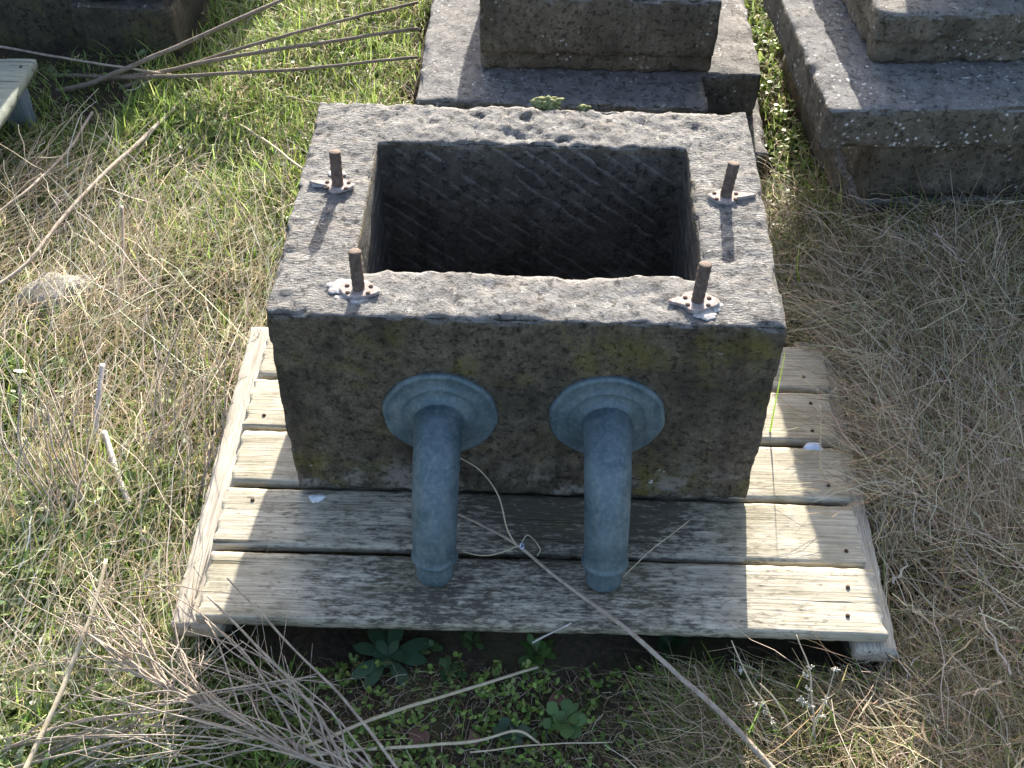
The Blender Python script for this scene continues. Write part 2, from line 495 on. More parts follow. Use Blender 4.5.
def trough_x(V, N, e):
    up = np.clip(N[:, 2], 0, 1) * (V[:, 2] > .3)
    back = np.clip((V[:, 1] - .50) / .05, 0, 1)
    d = -up * back * (.012 * np.clip(fbm(V * np.array([1, 1.3, .2]), 27, 4, 9), 0, 1) * np.clip(.5 + .8 * fbm(V, 5, 2, 31), .15, .9) + .006 * np.clip(fbm(V, 75, 2, 19), 0, 1))
    d -= up * .006 * np.clip(fbm(V, 40, 2, 11), 0, 1)
    fr = (V[:, 1] < iy0 + .03) & (V[:, 1] > iy0 - .035) & (V[:, 2] > .38)
    d -= fr * e * .022 * np.clip(fbm(V * np.array([1, .1, .1]), 13, 2, 21) + .15, 0, 1)
    side = (np.abs(V[:, 0]) > .31) & (V[:, 1] < .55)
    d += up * side * .0022 * fbm(V * np.array([.25, 1, .1]), 55, 2, 13)
    # tool marks on the inner faces
    inn = (N[:, 1] < -.7) & (V[:, 1] > .46) & (V[:, 1] < .57) & (V[:, 2] < H - .02)
    ph = (V[:, 0] * .62 + V[:, 2] * .78) / .036 + .5 * fbm(V, 6, 2, 4)
    d += inn * .0012 * (np.mod(ph, 1) - .5)
    return d


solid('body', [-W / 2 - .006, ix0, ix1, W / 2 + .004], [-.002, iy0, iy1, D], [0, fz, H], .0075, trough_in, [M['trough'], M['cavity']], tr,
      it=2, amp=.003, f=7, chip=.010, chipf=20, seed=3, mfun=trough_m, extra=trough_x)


def blob(name, c, r, mat, parent, seed, flat=None, nse=.25, f=18, seg=28, ring=14):
    """a lumpy cushion or patch; flat = number of lobes left as they are"""
    th = np.linspace(0, math.pi, ring)[:, None]; ph = np.arange(seg)[None] * 2 * math.pi / seg
    U = np.stack([np.sin(th) * np.cos(ph), np.sin(th) * np.sin(ph), np.cos(th) * np.ones_like(ph)], -1).reshape(-1, 3)
    P = U * np.asarray(r)
    k = 1 + nse * fbm(P + np.asarray(c), f, 3, seed)
    if flat: k = k * (1 + flat * fbm(U * np.array([1, 1, .01]) * .05, 30, 2, seed + 2))
    V = P * np.stack([k, k, 1 + .4 * (k - 1)], 1) + np.asarray(c)
    i = np.arange(ring - 1)[:, None] * seg; q = np.arange(seg)[None]; q2 = (q + 1) % seg
    Q = np.stack([i + q, i + seg + q, i + seg + q2, i + q2], -1).reshape(-1, 4)
    return mesh(name, V, Q, mat, parent)


def prism(name, out, z0, z1, mat, parent, origin=(0, 0, 0)):
    out = np.asarray(out); n = len(out); o = np.asarray(origin); c = out.mean(0)
    inn = c + (out - c) * .94; zb = z1 - (z1 - z0) * .3
    V = np.vstack([np.c_[out, np.full(n, z0)], np.c_[out, np.full(n, zb)], np.c_[inn, np.full(n, z1)], [[*c, z1]]]) + o
    k = np.arange(n); k2 = (k + 1) % n
    Q = np.concatenate([np.stack([k, k2, n + k2, n + k], 1), np.stack([n + k, n + k2, 2 * n + k2, 2 * n + k], 1)])
    return mesh(name, V, Q, mat, parent, False, tris=np.stack([2 * n + k, 2 * n + k2, np.full(n, 3 * n)], 1))


def bolt(px, py, tilt, hgt, plate, tail=None, mortar=None, holes=((.021, .006), (-.021, .006), (.018, -.012), (-.018, -.012))):
    B = at(px, py, H); B = np.array([B[0], B[1], H])
    top = B + np.array([tilt[0], tilt[1], hgt])
    P = [B + (top - B) * t for t in np.linspace(-.15, 1, 150)]
    r = np.array([.0112 + .0007 * math.sin(k * 1.55) * (.4 + .6 * math.sin(k * .11 + px)) + .0004 * math.sin(k * .31 + px) for k in range(150)]); r[-3:] = (.0108, .0102, .009)
    sh = tube('bolt', P, r, M['rust'], tr, 14)
    a = np.linspace(0, 2 * math.pi, 40, endpoint=False)
    rad = plate[0] * (1 + .07 * np.cos(4 * a + .6) + .05 * np.cos(3 * a + px))
    o = np.stack([rad * np.cos(a), plate[1] / plate[0] * rad * np.sin(a)], 1)
    if tail:
        d = np.array(tail); L = np.linalg.norm(d); u = d / L
        al = o @ u; m_ = al > plate[0] * .55
        side = o - np.outer(al, u)
        o[m_] = np.outer(al[m_] + (al[m_] - plate[0] * .55) / (plate[0] * .45) * (L - plate[0]), u) + side[m_] * .55
    pl = prism('plate', o, .0005, .0065, M['plate'], sh, B)
    for hx, hy in holes:
        V, Q, t = lathe_geo([(.0043, 0), (.0043, .0018), (.003, .0024), (.0003, .0026)], B + np.array([hx, hy, .0055]), 'z', 10)
        mesh('rivet', V, Q, M['rivet'], sh)
    for mx, my, rx, ry in (mortar or []):
        blob('mortar_patch', (B[0] + mx, B[1] + my, H), (rx, ry, .0022), M['mortar'], tr, px * .01 + mx * 40, flat=.35, nse=.22, f=24, ring=10)


bolt(338, 187, (.0, .012), .075, (.030, .020), tail=(-.052, .010), mortar=[(-.006, .045, .018, .012), (-.038, .006, .017, .009)])
bolt(725, 198, (.008, .012), .074, (.030, .022), tail=(.060, .012), mortar=[(.033, .010, .014, .006)])
bolt(359, 291, (-.002, .012), .082, (.034, .024), mortar=[(-.026, .010, .030, .020), (-.012, -.022, .026, .014)])
bolt(697, 303, (.006, .012), .080, (.036, .026), tail=(-.05, -.004), mortar=[(.014, -.004, .034, .022), (.008, -.032, .02, .012)])
c = at(549, 105, H - .004)
mo = blob('moss_clump', (c[0], c[1] + .006, c[2]), (.026, .018, .014), M['moss'], tr, 3.3, nse=.9, f=75, seg=64, ring=32)
c = at(582, 109, H - .006)
blob('moss_clump', (c[0], c[1], c[2] + .004), (.014, .008, .005), M['moss'], tr, 5.1, nse=.9, f=120)

for fx, fz_, bx_ in ((-.1565, .241, -.160), (.1555, .245, .160)):
    pth = catmull([(fx, .005, fz_), (fx, -.055, fz_ + .002), (fx, -.115, fz_ - .020), (fx + (bx_ - fx) * .4, -.160, fz_ - .075),
                   (fx + (bx_ - fx) * .7, -.190, .095), (bx_, -.208, .010)], 9)
    ln = np.r_[0, np.cumsum(np.linalg.norm(np.diff(pth, axis=0), axis=1))]; L = ln[-1]
    tt = np.linspace(0, L, 90); pth = np.stack([np.interp(tt, ln, pth[:, k]) for k in range(3)], 1)
    r = .0455 - .0060 * tt / L
    back = L - tt
    r = np.where(back < .046, .0355, r) + 0.0042 * np.exp(-((back - .050) / .006) ** 2)
    r = np.where(back < .008, r - .0015 * (1 - back / .008), r)
    pp = tube('outlet_pipe', pth, r, M['zinc'], tr, 40)
    prof = [(.1075, -.004), (.1085, .006), (.107, .011), (.102, .013), (.0995, .0125), (.097, .0165), (.090, .0175), (.078, .0195), (.0755, .0235),
            (.072, .0225), (.064, .0235), (.0605, .0265), (.057, .0275), (.0535, .032), (.050, .036), (.047, .0365), (.044, .036)]
    prof = [(r_, h_ * (.72 if r_ < .098 else 1)) for r_, h_ in prof]
    V, Q, t = lathe_geo(prof, (fx, 0, fz_), '-y', 72)
    V[:, 0] += .0012 * np.sin(V[:, 2] * 90); V[:, 1] += .0014 * fbm(V, 22, 2, fx)
    mesh('flange', V, Q, M['zinc'], pp)
    V, Q, t = lathe_geo([(.116, -.002), (.1135, .003), (.104, .004)], (fx, 0, fz_), '-y', 90)
    k_ = 1 + .03 * fbm(V - np.array([fx, 0, fz_]), 30, 3, fx + 3); V[:, 0] = fx + (V[:, 0] - fx) * k_; V[:, 2] = fz_ + (V[:, 2] - fz_) * k_
    mesh('bedding_ring', V, Q, M['bed'], pp)
    V, Q, t = lathe_geo([(.0355, -.0), (.0355, .002), (.028, .003), (.0005, .0032)], (0, 0, 0), 'z', 20)

# ------------------------------------------------------------------ pallet
pal = tag(empty('wooden_pallet', (0, 0, 0)), 'weathered grey wooden pallet of wide planks lying in the grass under the trough', 'pallet')
PL, PR, T = -.5987, .6742, .026
gaps = [-.3093, -.1517, .0043, .1577, .3130, .462]


def nail_geo(x, y, z):
    return lathe_geo([(.0042, -.002), (.0042, .0006), (.003, .0014), (.0003, .0016)], (x, y, z), 'z', 10)


for k in range(5):
    y0, y1 = gaps[k] + (.0 if k == 0 else .007), gaps[k + 1] - .007
    jl, jr = rng.uniform(-.006, .006, 2)
    tz = rng.uniform(-.002, .002)

    def pw(V, k=k):
        V = V.copy()
        V[:, 2] += tz + .002 * np.sin(V[:, 0] * 4 + k * 2)
        V[:, 1] += .0015 * np.sin(V[:, 0] * 3.1 + k * 1.7)
        end = np.clip((np.abs(V[:, 0] - .0377) - .62) / .03, 0, 1)
        V[:, 0] += end * .006 * np.sin(V[:, 1] * 140 + k) * np.sign(V[:, 0])
        return V
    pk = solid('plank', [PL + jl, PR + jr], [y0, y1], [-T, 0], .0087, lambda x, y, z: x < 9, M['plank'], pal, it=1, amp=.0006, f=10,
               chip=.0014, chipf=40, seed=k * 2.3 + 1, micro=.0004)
    me = pk.data; vv = np.zeros(len(me.vertices) * 3, np.float32); me.vertices.foreach_get('co', vv)
    me.vertices.foreach_set('co', pw(vv.reshape(-1, 3)).astype(np.float32).ravel()); me.update()
    for nx in (PL + .045, PR - .05):
        for ny in (y0 + .035, y1 - .04):
            if rng.random() < .55: continue
            xx, yy = nx + rng.uniform(-.012, .012), ny + rng.uniform(-.012, .012)
            V, Q, t = nail_geo(xx, yy, tz + .002 * math.sin(xx * 4 + k * 2) + .0012)
            mesh('nail', V, Q, M['rivet'], pk)
for x0, x1, yf in ((PL - .052, PL + .045, -.314), (.0, .09, -.20), (PR - .05, PR + .030, -.322)):
    solid('foot', [x0 + .012, x1 - .006], [yf + .05, .48], [-.15, -.0705], .016, lambda x, y, z: x < 9, M['foot'], pal, it=1, amp=.002, chip=.006, seed=x0 + 9)
    solid('stringer', [x0, x1], [yf, .50], [-.069, -T - .0015], .0105, lambda x, y, z: x < 9, M['stringer'], pal, it=1, amp=.0008, f=6,
          chip=.003, chipf=30, seed=x0 + 4)

# ------------------------------------------------------------------ stepped plinth behind the trough
bp = tag(empty('stone_plinth', (.15, 1.25, GZ)), 'stepped grey stone plinth with a broken front corner, directly behind the trough', 'plinth')
o = np.array([.15, 1.25, GZ])
loc = lambda a: [x for x in a]
solid('base', [-.50, .515], [0, .9], [-.03, .10], .017, lambda x, y, z: x < 9, M['plinth'], bp, it=2, amp=.004, chip=.01, seed=21)
# slab with its front right corner broken away (local frame of the plinth)
sx0, sx1, nx, ny = -.475, .492, .325, .185
solid('slab', [sx0, nx, sx1], [.015, ny, .88], [.1015, .235], .0115, lambda x, y, z: ~((x > nx) & (y < ny)), M['plinth'], bp, it=2, amp=.004,
      chip=.014, chipf=16, seed=23)
solid('upper_block', [-.305, .345], [.160, .75], [.2365, .425, .47], .0115, lambda x, y, z: (z > .425 - .13) | (y > .18), M['brown'], bp, it=2, amp=.003,
      chip=.014, chipf=17, seed=25)

# ------------------------------------------------------------------ stepped monument base at the right
PZ = .38
c = at(831, 111, PZ)
rp = tag(empty('monument_base', (c[0], c[1], GZ), R(4.5)), 'large stepped stone monument base with an overhanging slab, at the right beyond the trough', 'monument base')
zz = PZ - GZ
solid('slab', [-.004, 1.2], [-.004, .95], [zz - .110, zz], .0125, lambda x, y, z: x < 9, M['plinth'], rp, it=2, amp=.004, chip=.011, chipf=18, seed=31)
solid('course', [.155, 1.1], [.075, .9], [.19, zz - .1115], .02, lambda x, y, z: x < 9, M['brown'], rp, it=2, amp=.005, chip=.012, seed=33)
solid('course', [.152, 1.12], [.071, .92], [-.05, .1885], .02, lambda x, y, z: x < 9, M['brown'], rp, it=2, amp=.006, chip=.014, seed=35)
solid('upper_block', [.130, .17, 1.02], [.175, .20, .86], [zz + .0015, zz + .065, zz + .138], .0125,
      lambda x, y, z: (z > zz + .065) | ((y > .19) & (x > .142)), M['brown'], rp, it=2, amp=.003, chip=.014, chipf=17, seed=37)
solid('pedestal', [.30, .90], [.42, .82], [zz + .1395, zz + .75], .03, lambda x, y, z: x < 9, M['brown'], rp, it=1, amp=.004, chip=.01, seed=39)

# ------------------------------------------------------------------ dark blocks, board and post at the top left
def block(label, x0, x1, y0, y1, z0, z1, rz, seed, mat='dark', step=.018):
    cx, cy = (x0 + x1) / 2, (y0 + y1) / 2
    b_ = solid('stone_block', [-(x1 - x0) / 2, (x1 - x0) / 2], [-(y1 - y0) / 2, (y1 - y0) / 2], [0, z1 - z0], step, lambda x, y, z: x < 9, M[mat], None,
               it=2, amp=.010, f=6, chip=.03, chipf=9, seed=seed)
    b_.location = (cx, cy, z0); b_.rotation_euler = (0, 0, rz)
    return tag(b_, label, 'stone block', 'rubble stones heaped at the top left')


block('dark mossy squared stone block lying behind the crossed canes at top left', -1.43, -1.12, 1.77, 2.1, -.14, .085, R(-2), 41)
block('stone block lying on top of the mossy block, at the top edge', -1.40, -1.13, 1.80, 2.2, .095, .30, R(5), 43)
block('blackish block added for the dark void in the top left corner, behind the pale board', -2.25, -1.38, 1.80, 2.4, -.14, .45, R(3), 45, step=.03)  # stands for the shaded void, tall enough to throw shade over the left
block('unseen low block added beyond the top edge to cast shade, right of the mossy block', -1.2, -.90, 2.36, 2.7, -.14, .29, R(6), 51)  # out of view, added for the shade it throws
bd = empty('wooden_board', (0, 0, 0)); tag(bd, 'pale greenish weathered board end sticking in at the left edge, under the dark stones', 'board')
e0 = at(37, 58, .10); e1 = at(-2, 122, .10); e2 = at(0, 50, .10)
ax = (e1 - e0); L = np.linalg.norm(ax); ang = math.atan2(ax[1], ax[0])
pb = solid('plank', [0, .9], [-.40, 0], [-.03, 0], .012, lambda x, y, z: x < 9, M['board'], bd, it=1, amp=.001, chip=.003, seed=47)
pb.location = e0; pb.rotation_euler = (0, 0, ang)
V, Q, t = nail_geo(.05, -.03, .001); mesh('nail', V, Q, M['rivet'], pb)
c = at(24, 118, 0.0)
ps = solid('leg', [-.035, .035], [-.03, .03], [-.14, .066], .012, lambda x, y, z: x < 9, M['post'], bd, it=1, amp=.002, chip=.006, seed=49)
ps.location = (e0[0] - .075, e0[1] - .06, 0)

# pale stone half sunk in the grass at the left
c = at(62, 292, -.09)
st = blob('field_stone', (0, 0, 0), (.105, .085, .05), M['pale_stone'], None, 6.2, nse=.5, f=9, seg=48, ring=24)
st.location = (c[0], c[1], -.112)
tag(st, 'pale whitish field stone half sunk in the grass near the left edge', 'stone')

# ------------------------------------------------------------------ small scraps
def crumple(name, px, py, z, r, mat, label, cat, seed):
    c = at(px, py, z); b_ = blob(name, (0, 0, 0), r, mat, None, seed, nse=.9, f=60, seg=16, ring=9)
    b_.location = c; return tag(b_, label, cat)


crumple('plastic_scrap', 813, 446, .022, (.020, .008, .006), M['scrap'], 'small bluish white scrap of plastic caught on a stalk at the right of the pallet', 'scrap', 1.)
crumple('stone_chip', 318, 497, .004, (.017, .010, .005), M['chip'], 'small white chip lying on the pallet by the left foot of the trough', 'chip', 2.)

# ------------------------------------------------------------------ canes and twigs (each one a thing)
CG = 'canes lying across the grass at the top left'
SG = 'loose dry stalks lying in the grass'


def stalk(name, label, cat, group, mat, r0, r1, pts, seg=7, wob=.0025, knots=True, parent=None):
    P = np.array([at(a, b_, z) for a, b_, z in pts])
    P = catmull(P, 10)
    n_ = len(P)
    P += wob * np.stack([fbm(P, 9, 2, len(label) + k * 5 + pts[0][0] * .1) for k in range(3)], 1)
    r = np.linspace(r0, r1, n_) * (1 + .12 * fbm(P, 30, 2, 4))
    if parent is None:
        b0 = P[0].copy(); o_ = tube(name, P - b0, r, M[mat], None, seg); o_.location = b0
        return tag(o_, label, cat, group)
    return tube(name, P, r, M[mat], parent, seg)


stalk('bramble_cane', 'thickest brown cane, crossing in front of the dark mossy block up to the top edge', 'cane', CG, 'twig_dark', .0085, .0055,
      [(52, 93, -.08), (100, 80, -.02), (150, 58, .06), (215, 30, .10), (290, -4, .12)])
stalk('bramble_cane', 'uppermost of the three canes running to the tall plinth, ending highest', 'cane', CG, 'twig_dark', .0062, .0045,
      [(120, 88, -.06), (205, 60, .02), (290, 34, .07), (418, 2, .12)])
stalk('bramble_cane', 'middle of the three canes running right to the plinth behind the trough', 'cane', CG, 'twig_dark', .007, .0052,
      [(98, 80, -.06), (160, 72, .0), (215, 60, .03), (300, 46, .05), (418, 28, .08)])
stalk('bramble_cane', 'lowest of the three canes running right, just above the trough corner', 'cane', CG, 'twig_dark', .006, .0045,
      [(60, 75, -.06), (130, 77, -.01), (215, 74, .02), (300, 69, .03), (418, 57, .05)])
stalk('bramble_cane', 'thin cane from the pale board to the crossing of the canes', 'cane', CG, 'twig', .004, .0032,
      [(-5, 46, -.0), (60, 57, .0), (135, 69, .02), (200, 80, -.05)])
stalk('dry_stalk', 'thin tan stalk pointing at the left back corner of the trough', 'stalk', SG, 'straw', .0035, .003, [(200, 80, -.08), (262, 91, -.08), (322, 105, -.07)])
stalk('dry_stalk', 'straight pale stalk leaning against the left side of the trough', 'stalk', SG, 'straw', .004, .003, [(205, 104, -.10), (258, 136, -.06), (304, 170, -.0)])
stalk('dry_stalk', 'pale straw crossing beneath the three canes in the bright grass', 'stalk', SG, 'straw', .0045, .0035, [(380, -8, -.05), (335, 34, -.07), (285, 80, -.10)])
stalk('fallen_stick', 'longest pale grey stick, slanting down to the left edge', 'stick', SG, 'twig', .0068, .0045,
      [(194, 88, -.06), (146, 136, -.03), (98, 180, -.01), (62, 220, -.01), (30, 260, -.01), (-6, 288, -.01)])
stalk('fallen_stick', 'thinner grey stick in the shade, left of the longest pale stick', 'stick', SG, 'twig', .0045, .0035,
      [(92, 112, -.04), (70, 148, -.02), (30, 188, .0), (-6, 216, .0)])
stalk('fallen_stick', 'short brown stick left of the trough, below the green tufts', 'stick', SG, 'twig', .006, .005, [(172, 271, -.09), (150, 286, -.08), (128, 301, -.08)])
stalk('fallen_stick', 'upright grey stick beside the pale field stone', 'stick', SG, 'twig', .0045, .004, [(122, 206, .0), (123, 240, -.04), (121, 300, -.10)])
stalk('fallen_stick', 'stubby weathered stick standing at the left edge of the dead stems', 'stick', SG, 'twig_pale', .0055, .0075, [(102, 364, .0), (98, 405, -.04), (94, 448, -.09)])
stalk('fallen_stick', 'stout grey stick lying left of the pallet, below the stubby stick', 'stick', SG, 'twig_pale', .0065, .0075, [(104, 432, -.06), (115, 466, -.07), (130, 505, -.09)])
stalk('dry_stalk', 'long tan stalk leaning to the bottom edge at the lower left', 'stalk', SG, 'straw', .0036, .0052,
      [(106, 560, .05), (92, 612, .03), (62, 690, .0), (22, 776, -.02)])
stalk('dry_stalk', 'pale stalk lying across the clover below the pallet, its end at the round leaves', 'stalk', SG, 'straw', .0035, .0028, [(300, 748, -.09), (395, 711, -.09), (470, 688, -.09), (538, 667, -.10)])
stalk('dry_stalk', 'kinked pale stalk along the bottom edge below the pallet', 'stalk', SG, 'straw', .0034, .002, [(290, 757, -.10), (400, 747, -.10), (475, 741, -.095), (518, 731, -.09), (540, 743, -.11)])
stalk('dry_stalk', 'thin straight straw at the bottom edge, right of the kinked stalk', 'stalk', SG, 'straw', .0016, .0012, [(470, 752, -.10), (540, 745, -.10), (612, 742, -.11)])
stalk('dry_stalk', 'left of the pair of grey stalks crossing at the bottom, left of the leaf rosette', 'stalk', SG, 'twig', .0020, .0032, [(208, 595, .04), (265, 655, .01), (312, 705, -.01), (352, 778, -.03)])
stalk('dry_stalk', 'right of the pair of grey stalks crossing at the bottom, left of the leaf rosette', 'stalk', SG, 'twig', .0018, .0030, [(228, 578, .06), (290, 645, .02), (345, 700, -.0), (404, 778, -.02)])

lt = empty('long_twig', tuple(at(770, 768, -.02))); tag(lt, 'long thin grey twig lying across the front planks, running to the bottom right', 'twig')
inv = lambda P: P
b0 = np.array(lt.location)


def child_tube(name, parent, base, pts, r0, r1, mat, seg=7):
    P = catmull(np.array([at(*q) for q in pts]), 9)
    P += .0018 * np.stack([fbm(P, 14, 2, k * 5 + pts[0][0] * .1) for k in range(3)], 1)
    return tube(name, P - base, np.linspace(r0, r1, len(P)), mat, parent, seg)


child_tube('stem', lt, b0, [(454, 512, .012), (510, 540, .012), (556, 577, .012), (622, 626, .014), (680, 676, -.01), (730, 722, -.03), (778, 776, -.05)], .0026, .0058, M['twig'], 8)
child_tube('side_shoot', lt, b0, [(516, 545, .012), (507, 528, .05), (498, 495, .09), (480, 470, .12), (458, 457, .14)], .0018, .0011, M['straw'])
child_tube('side_shoot', lt, b0, [(520, 545, .012), (490, 555, .012), (462, 552, .010)], .0016, .0012, M['straw'])
child_tube('side_shoot', lt, b0, [(520, 546, .013), (528, 535, .02), (540, 548, .018), (537, 556, .012)], .0013, .0010, M['straw'])
P = np.array([at(522 + 1.6 * math.cos(t), 546 + 2.6 * math.sin(t), .016 + .003 * math.sin(2 * t)) for t in np.linspace(0, 6.28, 16)])
tube('tie', P - b0, .0018, M['scrap'], lt, 6)

stalk('dry_stalk', 'fine stalk propped against the right outlet pipe', 'stalk', SG, 'straw', .0014, .0010, [(622, 577, .010), (648, 552, .03), (690, 520, .03)])
stalk('dry_stalk', 'forked pale stalk hanging over the right end of the planks below the plastic scrap', 'stalk', SG, 'straw', .0016, .0014,
      [(820, 405, .06), (820, 440, .035), (822, 472, .014), (836, 486, .012), (858, 490, .014), (872, 500, -.01)])
stalk('dry_stalk', 'short pale twig end poking over the front plank edge', 'stalk', SG, 'twig_pale', .0020, .0014, [(533, 643, -.04), (552, 633, -.01), (572, 622, .010)])


# fans of bare stems
def fan(name, label, cat, root, ends, r0, r1, mat, main=None, sub=0, part='twig'):
    P0 = at(*root); o_ = empty(name, tuple(P0)); tag(o_, label, cat)
    if main: child_tube('main_stem', o_, P0, main, r0 * 1.5, r0 * .8, M[mat], 8)
    for (s_, e_, bow) in ends:
        A, B = at(*s_), at(*e_)
        mid = (A + B) / 2 + np.array([rng.uniform(-.03, .03) + bow, rng.uniform(-.03, .03), rng.uniform(.0, .03)])
        P = catmull([A, (A * 2 + mid) / 3 + rng.uniform(-.008, .008, 3), mid, (B * 2 + mid) / 3 + rng.uniform(-.012, .012, 3), B], 5)
        gs = [tube_geo(P - P0, np.linspace(r0, r1, len(P)) * rng.uniform(.7, 1.15), 6)]
        for _ in range(sub):
            k = rng.integers(len(P) // 3, len(P) - 2)
            d = P[-1] - P[k]; d = d / (np.linalg.norm(d) + 1e-6) + rng.normal(0, .45, 3) * np.array([1, 1, .5])
            l_ = rng.uniform(.03, .10)
            Q_ = catmull([P[k], P[k] + d * l_ * .5 + rng.normal(0, .004, 3), P[k] + d * l_], 4)
            gs.append(tube_geo(Q_ - P0, np.linspace(r1 * .9, r1 * .5, len(Q_)), 5))
        V, Q, t = join_geo(gs); mesh(part, V, Q, M[mat], o_, True, tris=t)
    return o_


mainpts = [(345, 775, -.03), (281, 747, -.02), (212, 707, -.01), (150, 676, .0), (95, 640, .01)]
ends = []
mp = catmull(np.array(mainpts, float), 8)
for k in range(46):
    s_ = mp[rng.integers(0, len(mp) - 6)]; L = rng.uniform(70, 190); a_ = R(rng.normal(143, 30))
    ends.append((tuple(s_), (s_[0] + L * math.cos(a_), s_[1] - L * .8 * math.sin(a_), rng.uniform(-.06, .06)), rng.uniform(-.02, .02)))
for q in ((20, 690), (60, 728), (112, 648), (168, 592), (150, 700), (205, 620), (90, 690), (185, 660), (240, 640), (30, 740)):
    ends.append(((330 + rng.uniform(-20, 50), 772 + rng.uniform(-8, 6), -.03), (q[0], q[1], rng.uniform(-.04, .04)), rng.uniform(.02, .07)))
fan('dead_branch', 'tangled bare grey dead branch fanning across the lower left corner in front of the pallet', 'dead branch', (345, 775, -.03), ends, .0025, .0008, 'twig', mainpts, 4)
ends = []
for k in range(16):
    s_ = (rng.uniform(-30, 60), rng.uniform(742, 800), -.09)
    ends.append((s_, (rng.uniform(120, 330), rng.uniform(655, 752), rng.uniform(-.05, .04)), rng.uniform(-.03, .03)))
fan('dead_branch', 'low dead branch with thin twigs lying along the bottom left edge under the grey fan', 'dead branch', (-10, 760, -.09), ends, .0028, .0011, 'twig', None, 2)
ends = []
for k in range(24):
    s_ = (75 + rng.uniform(-16, 26), 512 + rng.uniform(-12, 30), -.10)
    ends.append((s_, (rng.uniform(-8, 92), rng.uniform(352, 440), rng.uniform(-.02, .14)), rng.uniform(-.05, .0)))
fan('dead_weed', 'clump of thick curved dead stems standing at the left edge', 'dead weed', (80, 515, -.11), ends, .0025, .0009, 'twig', None, 2, 'stem')
ends = []
for k in range(34):
    x_ = rng.uniform(150, 232); y_ = rng.uniform(420, 520)
    ends.append(((x_, y_, -.11), (x_ + rng.uniform(-10, 34), y_ - rng.uniform(70, 150), rng.uniform(-.06, .10)), rng.uniform(-.02, .02)))
fan('dead_weed', 'thicket of upright thin dead stems along the left side of the pallet', 'dead weed', (190, 470, -.11), ends, .0017, .0009, 'twig', None, 1, 'stem')
ends = []
for k in range(16):
    x_ = rng.uniform(60, 150); y_ = rng.uniform(570, 650)
    ends.append(((x_, y_, -.10), (x_ + rng.uniform(20, 110), y_ - rng.uniform(-10, 60), rng.uniform(-.06, .07)), rng.uniform(-.02, .02)))
fan('dead_weed', 'reddish dry stems leaning onto the front left corner of the pallet', 'dead weed', (120, 610, -.11), ends, .0018, .0009, 'twig', None, 2, 'stem')
ends = []
for k in range(22):
    x_ = rng.uniform(-40, 110); y_ = rng.uniform(180, 330)
    ends.append(((x_, y_, -.10), (x_ + rng.uniform(30, 110), y_ - rng.uniform(30, 130), rng.uniform(-.08, .06)), rng.uniform(-.03, .03)))
fan('dead_weed', 'loose sheaf of long tan stems above the pale field stone', 'dead weed', (30, 260, -.10), ends, .0022, .0009, 'straw', None, 0, 'stem')


# dry flowering stalks at the lower right
def flower_stalk(label, pts, heads, r=.0022):
    P0 = at(*pts[0]); o_ = empty('dead_flower', tuple(P0)); tag(o_, label, 'dead flower', 'dried flower stalks in front of the pallet')
    child_tube('stem', o_, P0, pts, r, r * .5, M['straw'], 6)
    gs = []
    for hx, hy, hz in heads:
        c = at(hx, hy, hz) - P0
        for q in range(7):
            d = rng.normal(0, 1, 3); d /= np.linalg.norm(d)
            gs.append(tube_geo(catmull([c, c + d * .006, c + d * rng.uniform(.005, .010)], 2), [.0009, .0012, .0012, .0014, .0006], 5))
    V, Q, t = join_geo(gs); mesh('seed_head', V, Q, M['petal'], o_, True, tris=t)


flower_stalk('tallest dried flower stalk with many white seed heads, in front of the pallet',
             [(802, 768, -.10), (814, 725, -.04), (811, 690, .0), (809, 668, .02), (796, 635, .05)],
             [(811, 668, .02), (806, 676, .015), (805, 702, -.01), (812, 706, -.01), (801, 701, -.01), (815, 722, -.04), (809, 690, .0), (822, 716, -.03)])
flower_stalk('dried flower stalk with few white heads, left of the tallest one', [(783, 768, -.10), (770, 715, -.05), (752, 685, -.01), (741, 664, .02), (731, 640, .04)],
             [(757, 703, -.03), (762, 706, -.03), (766, 712, -.04), (742, 670, .02), (771, 722, -.05)])
flower_stalk('bent yellow dried stalk between the two white flower stalks', [(790, 768, -.11), (789, 728, -.06), (776, 700, -.02), (760, 684, .0)], [(789, 725, -.06)], .0026)
flower_stalk('slim forked dried stalk right of the tallest flower stalk', [(814, 724, -.04), (825, 702, -.01), (835, 670, .03)], [(835, 670, .03), (826, 700, -.01)], .0016)


# ------------------------------------------------------------------ leafy plants
def leaf_set(n, length, width, c, up, colA, colB, shape, k=7, tilt=(.1, .7), droop=.5, yaw0=0, fold=0):
    yaw = yaw0 + np.arange(n) * 2.39996 + rng.normal(0, .15, n)
    L = rng.uniform(*length, n); el = rng.uniform(*tilt, n)
    t = np.linspace(0, 1, k)[None]
    hd = np.stack([np.cos(yaw), np.sin(yaw)], 1)
    rr = L[:, None] * t * np.cos(el)[:, None]
    zz_ = L[:, None] * (t * np.sin(el)[:, None] - droop * t ** 2 * .5)
    C = np.stack([c[0] + hd[:, :1] * rr, c[1] + hd[:, 1:] * rr, c[2] + up + zz_], -1)
    Wd = np.array(shape)[None] * rng.uniform(*width, n)[:, None] * (1 + rng.normal(0, .04, (n, k)))
    S = np.stack([-hd[:, 1], hd[:, 0], rng.normal(0, .25, n)], 1); S /= np.linalg.norm(S, axis=1)[:, None]
    mixf = rng.random((n, 1)); cc = np.array(colA) * (1 - mixf) + np.array(colB) * mixf
    return strips(C, Wd, S, cc)


